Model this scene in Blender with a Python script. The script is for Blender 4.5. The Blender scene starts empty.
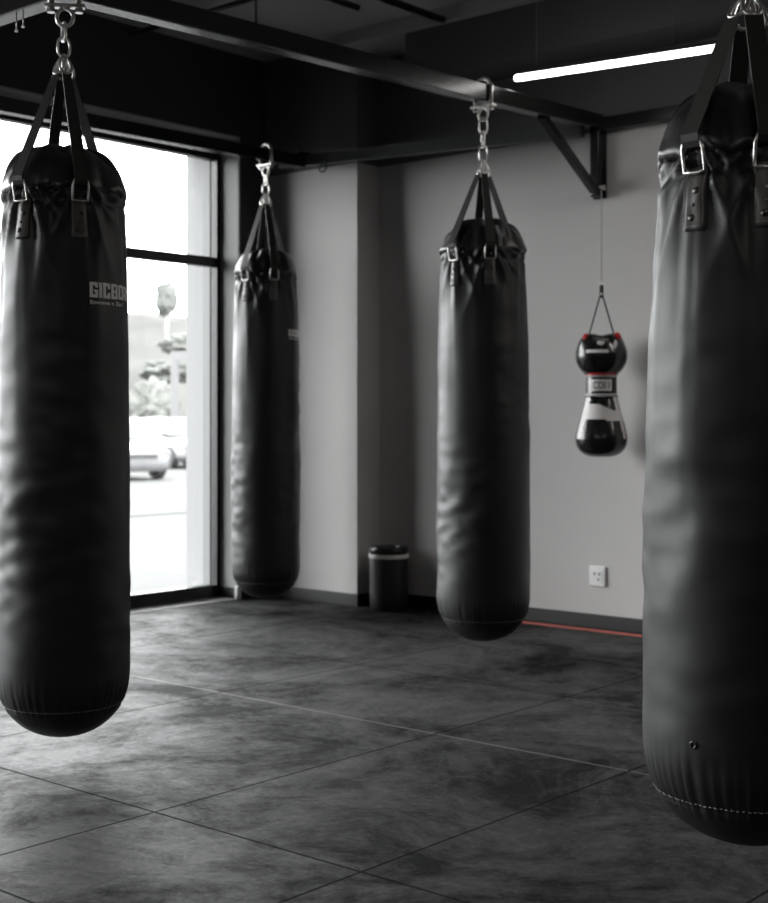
import bpy, bmesh, math, random
from mathutils import Vector, Matrix, noise, Euler
random.seed(4)
PI = math.pi
sc = bpy.context.scene
COL = sc.collection
R = math.radians

# ------------------------------------------------------------------ materials
def mat(name, color=(.5, .5, .5), rough=.5, metal=0.0, spec=.5, bump=0.0, bscale=200, var=0.0, vscale=4, rvar=0.0, coat=0.0):
    m = bpy.data.materials.new(name); m.use_nodes = True
    nt = m.node_tree; b = nt.nodes['Principled BSDF']
    b.inputs['Base Color'].default_value = (*color, 1)
    b.inputs['Roughness'].default_value = rough
    b.inputs['Metallic'].default_value = metal
    b.inputs['Specular IOR Level'].default_value = spec
    b.inputs['Coat Weight'].default_value = coat
    tc = nt.nodes.new('ShaderNodeTexCoord')
    def nz(scale, detail=4):
        n = nt.nodes.new('ShaderNodeTexNoise'); n.inputs['Scale'].default_value = scale
        n.inputs['Detail'].default_value = detail
        nt.links.new(tc.outputs['Object'], n.inputs['Vector']); return n
    if var:
        n = nz(vscale); r = nt.nodes.new('ShaderNodeValToRGB')
        r.color_ramp.elements[0].position = .3; r.color_ramp.elements[1].position = .7
        r.color_ramp.elements[0].color = (*[c * (1 - var) for c in color], 1)
        r.color_ramp.elements[1].color = (*[min(1, c * (1 + var)) for c in color], 1)
        nt.links.new(n.outputs['Fac'], r.inputs['Fac']); nt.links.new(r.outputs['Color'], b.inputs['Base Color'])
    if rvar:
        n = nz(vscale * 1.7); mr = nt.nodes.new('ShaderNodeMapRange')
        mr.inputs['From Min'].default_value = .3; mr.inputs['From Max'].default_value = .7
        mr.inputs['To Min'].default_value = rough - rvar; mr.inputs['To Max'].default_value = rough + rvar
        nt.links.new(n.outputs['Fac'], mr.inputs['Value']); nt.links.new(mr.outputs['Result'], b.inputs['Roughness'])
    if bump:
        n = nz(bscale, 3); bp = nt.nodes.new('ShaderNodeBump')
        bp.inputs['Strength'].default_value = bump; bp.inputs['Distance'].default_value = .002
        nt.links.new(n.outputs['Fac'], bp.inputs['Height']); nt.links.new(bp.outputs['Normal'], b.inputs['Normal'])
    return m

def emit(name, color, strength):
    m = bpy.data.materials.new(name); m.use_nodes = True
    nt = m.node_tree; nt.nodes.clear()
    e = nt.nodes.new('ShaderNodeEmission'); o = nt.nodes.new('ShaderNodeOutputMaterial')
    e.inputs['Color'].default_value = (*color, 1); e.inputs['Strength'].default_value = strength
    nt.links.new(e.outputs[0], o.inputs[0]); return m

M = {}
M['leather'] = mat('black_vinyl', (.013, .013, .0135), .45, spec=.45, bump=.12, bscale=420, rvar=.08, vscale=3)
M['leather_top'] = mat('black_vinyl_cover', (.012, .011, .011), .34, spec=.55, bump=.10, bscale=380, rvar=.06, vscale=5)
M['patch'] = mat('patch_leather', (.085, .080, .077), .42, bump=.15, bscale=350)
M['patch_edge'] = mat('patch_stitch_grey', (.22, .22, .22), .6)
M['rivet'] = mat('dark_rivet_metal', (.10, .095, .09), .32, metal=.9)
M['web'] = mat('black_webbing', (.034, .034, .031), .55, spec=.4, bump=.5, bscale=500)
M['steel'] = mat('chain_steel', (.80, .78, .76), .32, metal=1.0)
M['thread'] = mat('pale_thread', (.30, .30, .29), .7)
M['print'] = mat('printed_white', (.93, .90, .88), .55)
M['beam'] = mat('rig_black_paint', (.013, .0125, .012), .22, spec=.5, bump=.05, bscale=90)
M['beam_lit'] = mat('rig_black_paint_lit', (.10, .104, .11), .45, bump=.05, bscale=90)  # paler copy of the rig's black, window light put into the colour
M['wall'] = mat('grey_wall_paint', (.64, .622, .615), .85, spec=.2, bump=.06, bscale=160, var=.03, vscale=1.3)
M['wall_dark'] = mat('charcoal_wall_paint', (.065, .065, .066), .8, spec=.2, bump=.06, bscale=160)
M['wall_upper'] = mat('charcoal_upper_wall_paint', (.13, .13, .132), .8, spec=.2, bump=.06, bscale=160)
M['ceil'] = mat('charcoal_ceiling', (.40, .40, .405), .85, spec=.2, bump=.1, bscale=60, var=.12, vscale=1.2)
M['duct'] = mat('charcoal_bulkhead', (.095, .095, .097), .7, spec=.25)
M['frame_lit'] = mat('lit_frame_side_grey', (.11, .113, .112), .6)
M['outer'] = mat('pale_outer_jamb', (.23, .23, .232), .9, spec=.1)
M['frame'] = mat('window_black_aluminium', (.012, .0125, .013), .38)
M['reveal'] = mat('pale_reveal_plaster', (.42, .42, .42), .8, spec=.2)
M['skirt'] = mat('charcoal_baseboard', (.008, .008, .0085), .5)
M['stone'] = mat('pale_threshold_stone', (.33, .33, .34), .55, var=.15, vscale=6)
M['white'] = mat('white_plastic', (.88, .88, .87), .4)
M['socket'] = mat('grey_socket_hole', (.18, .18, .18), .6)
M['binblack'] = mat('bin_black_plastic', (.014, .014, .015), .40)
M['binlid'] = mat('bin_lid_plastic', (.010, .010, .0105), .30)
M['binband'] = mat('bin_pale_band', (.78, .77, .75), .45)
M['tape'] = mat('red_floor_tape', (.50, .12, .095), .6, var=.15, vscale=9)
M['gloss'] = mat('glossy_black_glove_leather', (.009, .009, .0095), .22, spec=.55, coat=.3)
M['glovewhite'] = mat('glove_white_leather_and_glints', (.85, .82, .81), .42)
M['glovered'] = mat('glove_red_leather', (.55, .012, .016), .30)
M['glovegrey'] = mat('glove_grey_cuff', (.45, .45, .46), .5)
M['cord'] = mat('pale_cord', (.45, .44, .43), .7)
M['tube'] = emit('light_tube_glow', (1, .975, .95), 9.0)
M['lamp'] = mat('light_housing', (.03, .03, .03), .5)
M['pave'] = mat('pale_street_asphalt', (.062, .062, .0615), .9, spec=.1, var=.06, vscale=.4)
M['kerb'] = mat('street_kerb_grey', (.042, .042, .042), .9, spec=.1)
M['carpaint'] = mat('white_car_paint', (.115, .117, .12), .3, coat=.5)
M['carglass'] = mat('car_glass', (.03, .032, .034), .3)
M['cardark'] = mat('car_black_trim', (.022, .022, .022), .6)
M['carlamp'] = mat('car_head_lamp', (.12, .12, .125), .15)
M['foliage'] = mat('pale_grey_foliage', (.108, .111, .104), .9, spec=.1, var=.3, vscale=1.0)
M['foliage_dark'] = mat('grey_green_foliage', (.092, .096, .090), .9, spec=.1, var=.3, vscale=1.0)
M['bark'] = mat('tree_bark', (.2, .19, .18), .9)
M['hill'] = mat('pale_hillside', (.060, .060, .057), .95, spec=.05, var=.22, vscale=.25)
M['render'] = mat('pale_building_render', (.115, .115, .115), .9, spec=.1)

def floor_mat():
    m = bpy.data.materials.new('dark_rubber_floor_tiles'); m.use_nodes = True
    nt = m.node_tree; b = nt.nodes['Principled BSDF']; L = nt.links
    N = nt.nodes.new
    tc = N('ShaderNodeTexCoord'); sx = N('ShaderNodeSeparateXYZ'); L.new(tc.outputs['Object'], sx.inputs[0])
    def math_(op, a, b_=None):
        n = N('ShaderNodeMath'); n.operation = op
        for i, v in enumerate((a, b_)):
            if v is None: continue
            if isinstance(v, (int, float)): n.inputs[i].default_value = v
            else: L.new(v, n.inputs[i])
        return n.outputs[0]
    def lines(sock, vals, w):
        acc = None
        for v in vals:
            d = math_('ABSOLUTE', math_('SUBTRACT', sock, v))
            acc = d if acc is None else math_('MINIMUM', acc, d)
        return math_('LESS_THAN', acc, w), acc
    xs = [-4.85, -3.80, -2.77, -2.05, -1.3, -.6, .1, .8, 1.5, 2.2, 2.9]
    ys = [-2.5, -1.9, -1.3, -.7, -.1, .5, 1.1, 1.7, 2.30, 4.25, 4.95]
    lx, dx = lines(sx.outputs[0], xs, .0042)
    ly, dy = lines(sx.outputs[1], ys, .0042)
    groove = math_('MAXIMUM', lx, ly)
    pale, _ = lines(sx.outputs[1], [3.47], .0052)         # a pale filled joint
    thin, _ = lines(sx.outputs[1], [2.915], .0028)
    def nz(scale, detail, rough=.6, dist=0, stretch=None):
        n = N('ShaderNodeTexNoise'); n.inputs['Scale'].default_value = scale; n.inputs['Detail'].default_value = detail
        n.inputs['Roughness'].default_value = rough; n.inputs['Distortion'].default_value = dist
        if stretch:
            mp = N('ShaderNodeMapping'); mp.inputs['Scale'].default_value = stretch
            L.new(tc.outputs['Object'], mp.inputs[0]); L.new(mp.outputs[0], n.inputs['Vector'])
        else: L.new(tc.outputs['Object'], n.inputs['Vector'])
        return n.outputs['Fac']
    def ramp(s, p0, c0, p1, c1):
        r = N('ShaderNodeValToRGB'); e = r.color_ramp.elements
        e[0].position = p0; e[0].color = (c0, c0, c0, 1); e[1].position = p1; e[1].color = (c1, c1, c1, 1)
        L.new(s, r.inputs['Fac']); return r.outputs['Color']
    big = nz(1.7, 12, .74, .6)
    mid = nz(6.0, 12, .80, .8)
    fine = nz(60, 4, .7)
    s1 = math_('ADD', math_('MULTIPLY', big, .68), math_('MULTIPLY', mid, .32))
    wear = ramp(s1, .43, 0.0, .57, 1.0)
    scr = ramp(nz(42, 8, .85, .3), .50, 0.0, .66, 1.0)
    fl = math_('MULTIPLY', fine, .35)
    w2 = math_('ADD', math_('MULTIPLY', wear, .75), math_('MULTIPLY', scr, math_('ADD', .12, math_('MULTIPLY', wear, .40))))
    def mix(f, a, c):
        n = N('ShaderNodeMix'); n.data_type = 'RGBA'
        if isinstance(f, (int, float)): n.inputs[0].default_value = f
        else: L.new(f, n.inputs[0])
        for i, v in ((6, a), (7, c)):
            if isinstance(v, tuple): n.inputs[i].default_value = (*v, 1)
            else: L.new(v, n.inputs[i])
        return n.outputs[2]
    c = mix(w2, (.009, .009, .0095), (.060, .0595, .059))
    c = mix(math_('MULTIPLY', fl, .5), c, (.035, .035, .035))
    c = mix(thin, c, (.03, .03, .03))
    c = mix(pale, c, (.14, .135, .125))
    c = mix(groove, c, (.008, .008, .008))
    L.new(c, b.inputs['Base Color'])
    mr = N('ShaderNodeMapRange'); L.new(w2, mr.inputs['Value'])
    mr.inputs['To Min'].default_value = .66; mr.inputs['To Max'].default_value = .54
    ro = math_('ADD', mr.outputs['Result'], math_('MULTIPLY', groove, .4))
    L.new(ro, b.inputs['Roughness'])
    sp = N('ShaderNodeMapRange'); L.new(w2, sp.inputs['Value']); sp.inputs['To Min'].default_value = .03; sp.inputs['To Max'].default_value = .23
    L.new(sp.outputs['Result'], b.inputs['Specular IOR Level'])
    h = math_('SUBTRACT', math_('ADD', math_('MULTIPLY', fine, .12), math_('MULTIPLY', mid, .5)), math_('MULTIPLY', groove, 1.0))
    bp = N('ShaderNodeBump'); bp.inputs['Strength'].default_value = .25; bp.inputs['Distance'].default_value = .004
    L.new(h, bp.inputs['Height']); L.new(bp.outputs['Normal'], b.inputs['Normal'])
    return m
M['floor'] = floor_mat()

def glass_mat():
    m = bpy.data.materials.new('window_glass'); m.use_nodes = True
    nt = m.node_tree; nt.nodes.clear(); L = nt.links
    t = nt.nodes.new('ShaderNodeBsdfTransparent'); t.inputs[0].default_value = (.97, .975, .97, 1)
    g = nt.nodes.new('ShaderNodeBsdfGlossy'); g.inputs['Roughness'].default_value = .02
    f = nt.nodes.new('ShaderNodeFresnel'); f.inputs['IOR'].default_value = 1.3
    mx = nt.nodes.new('ShaderNodeMixShader'); o = nt.nodes.new('ShaderNodeOutputMaterial')
    L.new(f.outputs[0], mx.inputs[0]); L.new(t.outputs[0], mx.inputs[1]); L.new(g.outputs[0], mx.inputs[2]); L.new(mx.outputs[0], o.inputs[0])
    return m
M['glass'] = glass_mat()

# ------------------------------------------------------------------ helpers
def obj(name, bm, m, parent=None, smooth=False, loc=None, rotz=0, bevel=0, autosmooth=None):
    bmesh.ops.recalc_face_normals(bm, faces=bm.faces[:])
    me = bpy.data.meshes.new(name); bm.to_mesh(me); bm.free()
    for x in (m if isinstance(m, (list, tuple)) else [m]): me.materials.append(x)
    if smooth:
        for p in me.polygons: p.use_smooth = True
    o = bpy.data.objects.new(name, me); COL.objects.link(o)
    if parent is not None: o.parent = parent
    if loc is not None: o.location = loc
    if rotz: o.rotation_euler.z = rotz
    if bevel:
        b = o.modifiers.new('bevel', 'BEVEL'); b.width = bevel; b.segments = 2; b.limit_method = 'ANGLE'; b.angle_limit = R(40)
    return o

def tag(o, label, cat, group=None):
    o['label'] = label; o['category'] = cat
    if group: o['group'] = group
    return o

def thing(name, label, cat, loc=(0, 0, 0), rotz=0, group=None):
    o = bpy.data.objects.new(name, None); COL.objects.link(o)
    o.empty_display_size = .1
    o.location = loc; o.rotation_euler = (0, 0, rotz)
    return tag(o, label, cat, group)

def struct(name, bm, m, **k):
    o = obj(name, bm, m, **k); o['kind'] = 'structure'; return o

def box(bm, x0, x1, y0, y1, z0, z1, mi=0):
    v = [bm.verts.new(p) for p in ((x0, y0, z0), (x1, y0, z0), (x1, y1, z0), (x0, y1, z0), (x0, y0, z1), (x1, y0, z1), (x1, y1, z1), (x0, y1, z1))]
    for q in ((0, 1, 2, 3), (4, 5, 6, 7), (0, 1, 5, 4), (1, 2, 6, 5), (2, 3, 7, 6), (3, 0, 4, 7)):
        f = bm.faces.new([v[i] for i in q]); f.material_index = mi
    return bm

def NB(): return bmesh.new()

def bar(bm, a, b, w, h, up=(0, 0, 1), caps=True):
    """rectangular bar from a to b, w across, h along up"""
    a = Vector(a); b = Vector(b); d = (b - a).normalized()
    s = d.cross(Vector(up)).normalized(); u = s.cross(d).normalized()
    r = []
    for p in (a, b):
        r.append([bm.verts.new(p + s * x * w / 2 + u * y * h / 2) for x, y in ((-1, -1), (1, -1), (1, 1), (-1, 1))])
    for i in range(4):
        j = (i + 1) % 4; bm.faces.new((r[0][i], r[0][j], r[1][j], r[1][i]))
    bm.faces.new(r[0]); bm.faces.new(r[1][::-1]); return bm

def tube(bm, pts, rad, n=10, closed=False):
    pts = [Vector(p) for p in pts]; k = len(pts); rings = []
    prev = None
    for i, p in enumerate(pts):
        if closed: t = (pts[(i + 1) % k] - pts[i - 1]).normalized()
        else: t = (pts[min(i + 1, k - 1)] - pts[max(i - 1, 0)]).normalized()
        if prev is None:
            ref = Vector((0, 0, 1)) if abs(t.z) < .9 else Vector((1, 0, 0))
            s = t.cross(ref).normalized()
        else: s = (prev - t * prev.dot(t)).normalized()
        prev = s; u = t.cross(s)
        rr = rad[i] if isinstance(rad, (list, tuple)) else rad
        rings.append([bm.verts.new(p + (s * math.cos(a) + u * math.sin(a)) * rr) for a in [2 * PI * j / n for j in range(n)]])
    m = k if closed else k - 1
    for i in range(m):
        A, B = rings[i], rings[(i + 1) % k]
        off = 0
        if closed and i == k - 1:
            off = min(range(n), key=lambda o_: (A[0].co - B[o_].co).length)
        for j in range(n):
            bm.faces.new((A[j], A[(j + 1) % n], B[(j + 1 + off) % n], B[(j + off) % n]))
    if not closed:
        bm.faces.new(rings[0][::-1]); bm.faces.new(rings[-1])
    return bm

def lathe(bm, prof, n=48, cx=0, cy=0, sx=1, sy=1, mi=None):
    """prof: list of (r, z) from top to bottom; closes at r=0"""
    rings = []
    for r, z in prof:
        if r < 1e-6: rings.append([bm.verts.new((cx, cy, z))])
        else: rings.append([bm.verts.new((cx + r * sx * math.cos(2 * PI * j / n), cy + r * sy * math.sin(2 * PI * j / n), z)) for j in range(n)])
    for i in range(len(rings) - 1):
        A, B = rings[i], rings[i + 1]
        for j in range(n):
            k = (j + 1) % n
            if len(A) == 1 and len(B) == 1: continue
            if len(A) == 1: f = bm.faces.new((A[0], B[k], B[j]))
            elif len(B) == 1: f = bm.faces.new((A[j], A[k], B[0]))
            else: f = bm.faces.new((A[j], A[k], B[k], B[j]))
            if mi: f.material_index = mi(2 * PI * (j + .5) / n, (prof[i][1] + prof[i + 1][1]) / 2)
    return bm

def interp(tab, x):
    if x <= tab[0][0]: return tab[0][1]
    for (a, fa), (b, fb) in zip(tab, tab[1:]):
        if x <= b:
            t = (x - a) / (b - a); return fa + (fb - fa) * t
    return tab[-1][1]

def smoothtab(tab, x):
    if x <= tab[0][0]: return tab[0][1]
    for (a, fa), (b, fb) in zip(tab, tab[1:]):
        if x <= b:
            t = (x - a) / (b - a); t = t * t * (3 - 2 * t); return fa + (fb - fa) * t
    return tab[-1][1]

_fonts = {}
def text_mesh(txt, height, offset=0.0, width=None, maxedge=.006, spacing=1.0):
    """flat lettering as (verts, faces) in x (0..width) / z (0..height), cut finely enough to wrap round a bag"""
    cu = bpy.data.curves.new('lettering', 'FONT'); cu.body = txt; cu.size = 1.0; cu.offset = offset; cu.fill_mode = 'FRONT'
    cu.space_character = spacing; cu.resolution_u = 4
    o = bpy.data.objects.new('lettering', cu); COL.objects.link(o)
    dg = bpy.context.evaluated_depsgraph_get(); dg.update()
    me = bpy.data.meshes.new_from_object(o.evaluated_get(dg))
    bpy.data.objects.remove(o); bpy.data.curves.remove(cu)
    bm = NB(); bm.from_mesh(me); bpy.data.meshes.remove(me)
    xs = [v.co.x for v in bm.verts]; ys = [v.co.y for v in bm.verts]
    x0, x1, y0, y1 = min(xs), max(xs), min(ys), max(ys)
    sy = height / (y1 - y0); sx = sy if width is None else width / (x1 - x0)
    for v in bm.verts: v.co = Vector(((v.co.x - x0) * sx, (v.co.y - y0) * sy, 0))
    bmesh.ops.triangulate(bm, faces=bm.faces[:])
    for _ in range(5):
        e = [e for e in bm.edges if e.calc_length() > maxedge]
        if not e: break
        bmesh.ops.subdivide_edges(bm, edges=e, cuts=1)
        bmesh.ops.triangulate(bm, faces=bm.faces[:])
    return bm

# ------------------------------------------------------------------ room numbers (metres, x right along the back wall, y towards it)
XW = -5.703       # window wall, room side
YB = 5.75         # back wall
CEIL = 3.10
DARK = 2.43       # above this the walls are painted charcoal

# ------------------------------------------------------------------ setting
bm = NB(); box(bm, XW, 3.6, -3.2, 6.0, -.12, 0); struct('floor', bm, M['floor'])
bm = NB(); box(bm, -6.15, 3.8, -3.4, 6.0, CEIL, CEIL + .15); struct('ceiling', bm, M['ceil'])

def two_tone(bm, x0, x1, y0, y1, zsplit=DARK, z0=-.12):
    box(bm, x0, x1, y0, y1, z0, zsplit, 0); box(bm, x0, x1, y0, y1, zsplit, CEIL, 1)
bm = NB(); two_tone(bm, -6.15, 3.8, YB, YB + .25)
struct('wall_back', bm, [M['wall'], M['wall_upper']])
bm = NB(); two_tone(bm, XW, -4.985, 5.56, YB + .02)
struct('wall_column', bm, [M['wall'], M['wall_upper']])
# window wall: far pier, long black lintel, low threshold, near pier
bm = NB(); box(bm, -6.15, XW, 5.362, YB, -.12, CEIL, 0)
struct('wall_window_pier', bm, [M['wall_dark']])
bm = NB(); box(bm, -6.15, XW, -3.2, 5.362, 2.634, CEIL); struct('wall_lintel', bm, M['wall_dark'])
bm = NB(); box(bm, -6.15, XW, -3.2, -1.9, -.12, 2.634); struct('wall_left', bm, M['wall_dark'])
bm = NB(); box(bm, 3.6, 3.8, -3.2, YB, -.12, CEIL); struct('wall_right', bm, M['wall_dark'])
bm = NB(); box(bm, -6.15, 3.8, -3.4, -3.2, -.12, CEIL); struct('wall_front', bm, M['wall_dark'])
# pale plaster on the jamb and the soffit of the opening
bm = NB(); box(bm, -5.86, XW - .002, 5.350, 5.362, 0, 2.634); struct('trim_1', bm, M['reveal'])
bm = NB(); box(bm, -5.86, XW - .002, -1.9, 5.350, 2.622, 2.634); struct('trim_2', bm, M['reveal'])
bm = NB(); box(bm, -6.135, -5.97, 5.335, 5.362, -.12, 2.634); struct('trim_3', bm, M['outer'])
bm = NB(); box(bm, -6.15, XW, -1.9, 5.362, -.12, .002); struct('trim_4', bm, M['stone'])
bm = NB(); box(bm, XW - .14, XW - .001, 5.338, 5.350, .002, .062); struct('trim_5', bm, M['skirt'])

# windows: black frames with a glass pane above and one below the bar
spans = [(3.45, 5.350), (1.62, 3.45), (-.14, 1.62), (-1.9, -.14)]
for i, (y0, y1) in enumerate(spans):
    w = bpy.data.objects.new('window_%d' % (i + 1), None); COL.objects.link(w); w['kind'] = 'structure'; w.location = (-5.88, (y0 + y1) / 2, 0)
    c = (y0 + y1) / 2; a, b = y0 - c, y1 - c
    bm = NB()
    fx0, fx1 = -.028, .025
    box(bm, fx0, fx1, a, b, .002, .072); box(bm, fx0, fx1, a, b, 2.515, 2.622)
    box(bm, fx0, fx1, a, a + .04, .072, 2.515); box(bm, fx0, fx1, b - .028, b, .072, 2.515)
    obj('frame', bm, M['frame'], w)
    bm = NB(); box(bm, -.088, -.028, b - .034, b, .002, 2.60); obj('lit_frame_side', bm, M['frame_lit'], w)  # added grey strip: daylight on the black frame's side, put into the colour
    bm = NB(); box(bm, -.026, .02, a + .04, b - .028, 1.90, 1.955); obj('crossbar', bm, M['frame'], w)
    bm = NB(); box(bm, -.008, -.002, a + .03, b - .02, .06, 1.91); obj('pane', bm, M['glass'], w)
    bm = NB(); box(bm, -.008, -.002, a + .03, b - .02, 1.945, 2.53); obj('pane', bm, M['glass'], w)

# baseboards
def skirt(name, x0, x1, y0, y1, z1=.068):
    bm = NB(); box(bm, x0, x1, y0, y1, 0, z1); return struct(name, bm, M['skirt'], bevel=.003)
skirt('baseboard_back', -4.985, 3.6, YB - .014, YB)
skirt('baseboard_column', XW, -4.971, 5.546, 5.56)
skirt('baseboard_return', -4.985, -4.971, 5.56, YB - .014)
skirt('baseboard_pier', XW, XW + .013, 5.362, 5.546)
bm = NB(); box(bm, XW - .015, XW + .012, 5.330, 5.362, 0, .075)
o = obj('corner_guard', bm, M['white'], bevel=.006); tag(o, 'small white plastic guard at the foot of the window jamb', 'corner guard')

# bulkhead along the top of the back wall and seams on it
bm = NB(); box(bm, -4.55, 3.6, 5.45, YB, 2.78, 3.03); struct('trim_6', bm, M['duct'])
bm = NB(); box(bm, -4.985, 3.6, 5.40, YB, 3.03, CEIL); struct('trim_7', bm, M['ceil'])

# ------------------------------------------------------------------ rig
rig = thing('bag_rig', 'black steel beam frame overhead that carries the punching bags, bracketed to the grey wall', 'steel rig', (-3.56, 5.75, 2.1))
def rl(p): return Vector(p) - Vector((-3.56, 5.75, 2.1))
def beam(name, a, b, w, h, m, parent=rig, bev=.004):
    bm = NB(); bar(bm, rl(a), rl(b), w, h); return obj(name, bm, m, parent, bevel=bev)
BH = .072
def z_main(y): return 2.266 + (y - 2.45) * .0515 + BH / 2       # centre line of the long beam
def x_main(y): return -3.36 - .0606 * (y - 2.45)
beam('long_beam', (x_main(2.40), 2.40, z_main(2.40)), (x_main(5.72), 5.72, z_main(5.72)), .066, BH, M['beam'])
beam('cross_beam', (-5.70, 2.45, 2.302), (3.59, 2.45, 2.302), .066, BH, M['beam'])
beam('window_beam', (-5.25, 1.9, 2.405), (-5.25, 5.40, 2.440), .06, .066, M['beam'])
beam('wall_beam', (-5.40, 5.40, 2.452), (-3.60, 5.66, 2.430), .05, .062, M['beam_lit'])
beam('wall_beam', (-3.575, 5.715, 2.452), (3.59, 5.715, 2.452), .06, .062, M['beam'])
# joint plate where the two meet by the window
bm = NB(); box(bm, -.05, .05, -.05, .05, -.006, .006); o = obj('joint_plate', bm, M['beam'], rig, loc=rl((-5.25, 5.38, 2.478)))
# bracket on the wall
bm = NB(); bar(bm, rl((-3.555, 5.715, 2.48)), rl((-3.555, 5.715, 2.105)), .05, .05, up=(0, 1, 0)); obj('bracket_upright', bm, M['beam'], rig, bevel=.004)
bm = NB(); bar(bm, rl((-3.532, 5.20, 2.415)), rl((-3.552, 5.70, 2.125)), .036, .04); obj('bracket_brace', bm, M['beam'], rig, bevel=.004)
bm = NB(); box(bm, -.035, .035, -.006, .006, -.2, .2); obj('wall_plate', bm, M['beam'], rig, loc=rl((-3.555, 5.744, 2.30)))
bm = NB(); bmesh.ops.create_cone(bm, cap_ends=True, segments=12, radius1=.013, radius2=.010, depth=.02, matrix=Matrix.Rotation(R(90), 4, 'X'))
o = obj('bolt', bm, M['steel'], rig, loc=rl((-3.562, 5.682, 2.125)), smooth=False)
bm = NB(); bmesh.ops.create_cone(bm, cap_ends=True, segments=12, radius1=.012, radius2=.010, depth=.016)
obj('bolt', bm, M['steel'], rig, loc=rl((-3.60, 5.66, 2.492)))
# small arm that holds the glove-shaped bag's cord
bm = NB(); tube(bm, [rl((-3.50, 5.70, 2.135)), rl((-3.48, 5.62, 2.135)), rl((-3.432, 5.585, 2.13)), rl((-3.430, 5.580, 2.115))], .005, 8); obj('cord_hook', bm, M['steel'], rig, smooth=True)
# suspension rods up to the ceiling
for (x, y) in ((x_main(3.28), 3.28), (-.9, 2.45), (-5.25, 2.6)):
    bm = NB(); tube(bm, [rl((x, y, z_main(y) + .02 if x < -1 and x > -5 else 2.33)), rl((x, y, CEIL - .002))], .0045, 8); obj('hanger_rod', bm, M['frame'], rig, smooth=True)
# two thin bolts below the cross beam
for dx, zz in ((-3.60, 2.215), (-3.565, 2.222)):
    bm = NB(); tube(bm, [rl((dx, 2.445, 2.268)), rl((dx, 2.445, zz + .006))], .0022, 6); tube(bm, [rl((dx, 2.445, zz + .006)), rl((dx, 2.445, zz))], .005, 8)
    obj('drop_bolt', bm, M['steel'], rig, smooth=True)
# a ring under the wall beam near the column
bm = NB(); tube(bm, [rl((-5.10, 5.41, 2.395)) + Vector((.026 * math.cos(a), .006 * math.sin(a), .026 * math.sin(a))) for a in [2 * PI * i / 20 for i in range(20)]], .005, 8, closed=True)
tube(bm, [rl((-5.10, 5.41, 2.43)), rl((-5.10, 5.41, 2.418))], .006, 8); obj('eye_bolt', bm, M['beam_lit'], rig, smooth=True)

def clamp(x, y, zb, bw, bh, flat=False, rot=0):
    """steel shackle gripping a beam, its hook just below the underside at zb"""
    r = bpy.data.objects.new('beam_clamp', None); COL.objects.link(r); r.parent = rig; r.location = rl((x, y, zb)); r.rotation_euler.z = rot
    bm = NB()
    hw = bw / 2 + .008; top = bh + .008
    pts = [(-hw, 0, -.03), (-hw, 0, top - .01), (-hw * .6, 0, top + .012), (0, 0, top + .02), (hw * .6, 0, top + .012), (hw, 0, top - .01), (hw, 0, -.03)]
    tube(bm, pts, .0095, 10)
    obj('u_bolt', bm, M['steel'], r, smooth=True)
    bm = NB(); box(bm, -hw - .018, hw + .018, -.016, .016, -.024, -.014); obj('cross_plate', bm, M['steel'], r, bevel=.002)
    for s in (-1, 1):
        bm = NB(); bmesh.ops.create_cone(bm, cap_ends=True, segments=6, radius1=.013, radius2=.013, depth=.012, matrix=Matrix.Translation((s * hw, 0, -.032))); obj('nut', bm, M['steel'], r)
    bm = NB(); pts = [(.0, 0, -.018)] + [(.024 * math.sin(a), 0, -.052 + .026 * math.cos(a)) for a in [R(10 + 20 * i) for i in range(18)]]
    tube(bm, pts, .0062, 8); obj('hook', bm, M['steel'], r, smooth=True)
    return r

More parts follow.
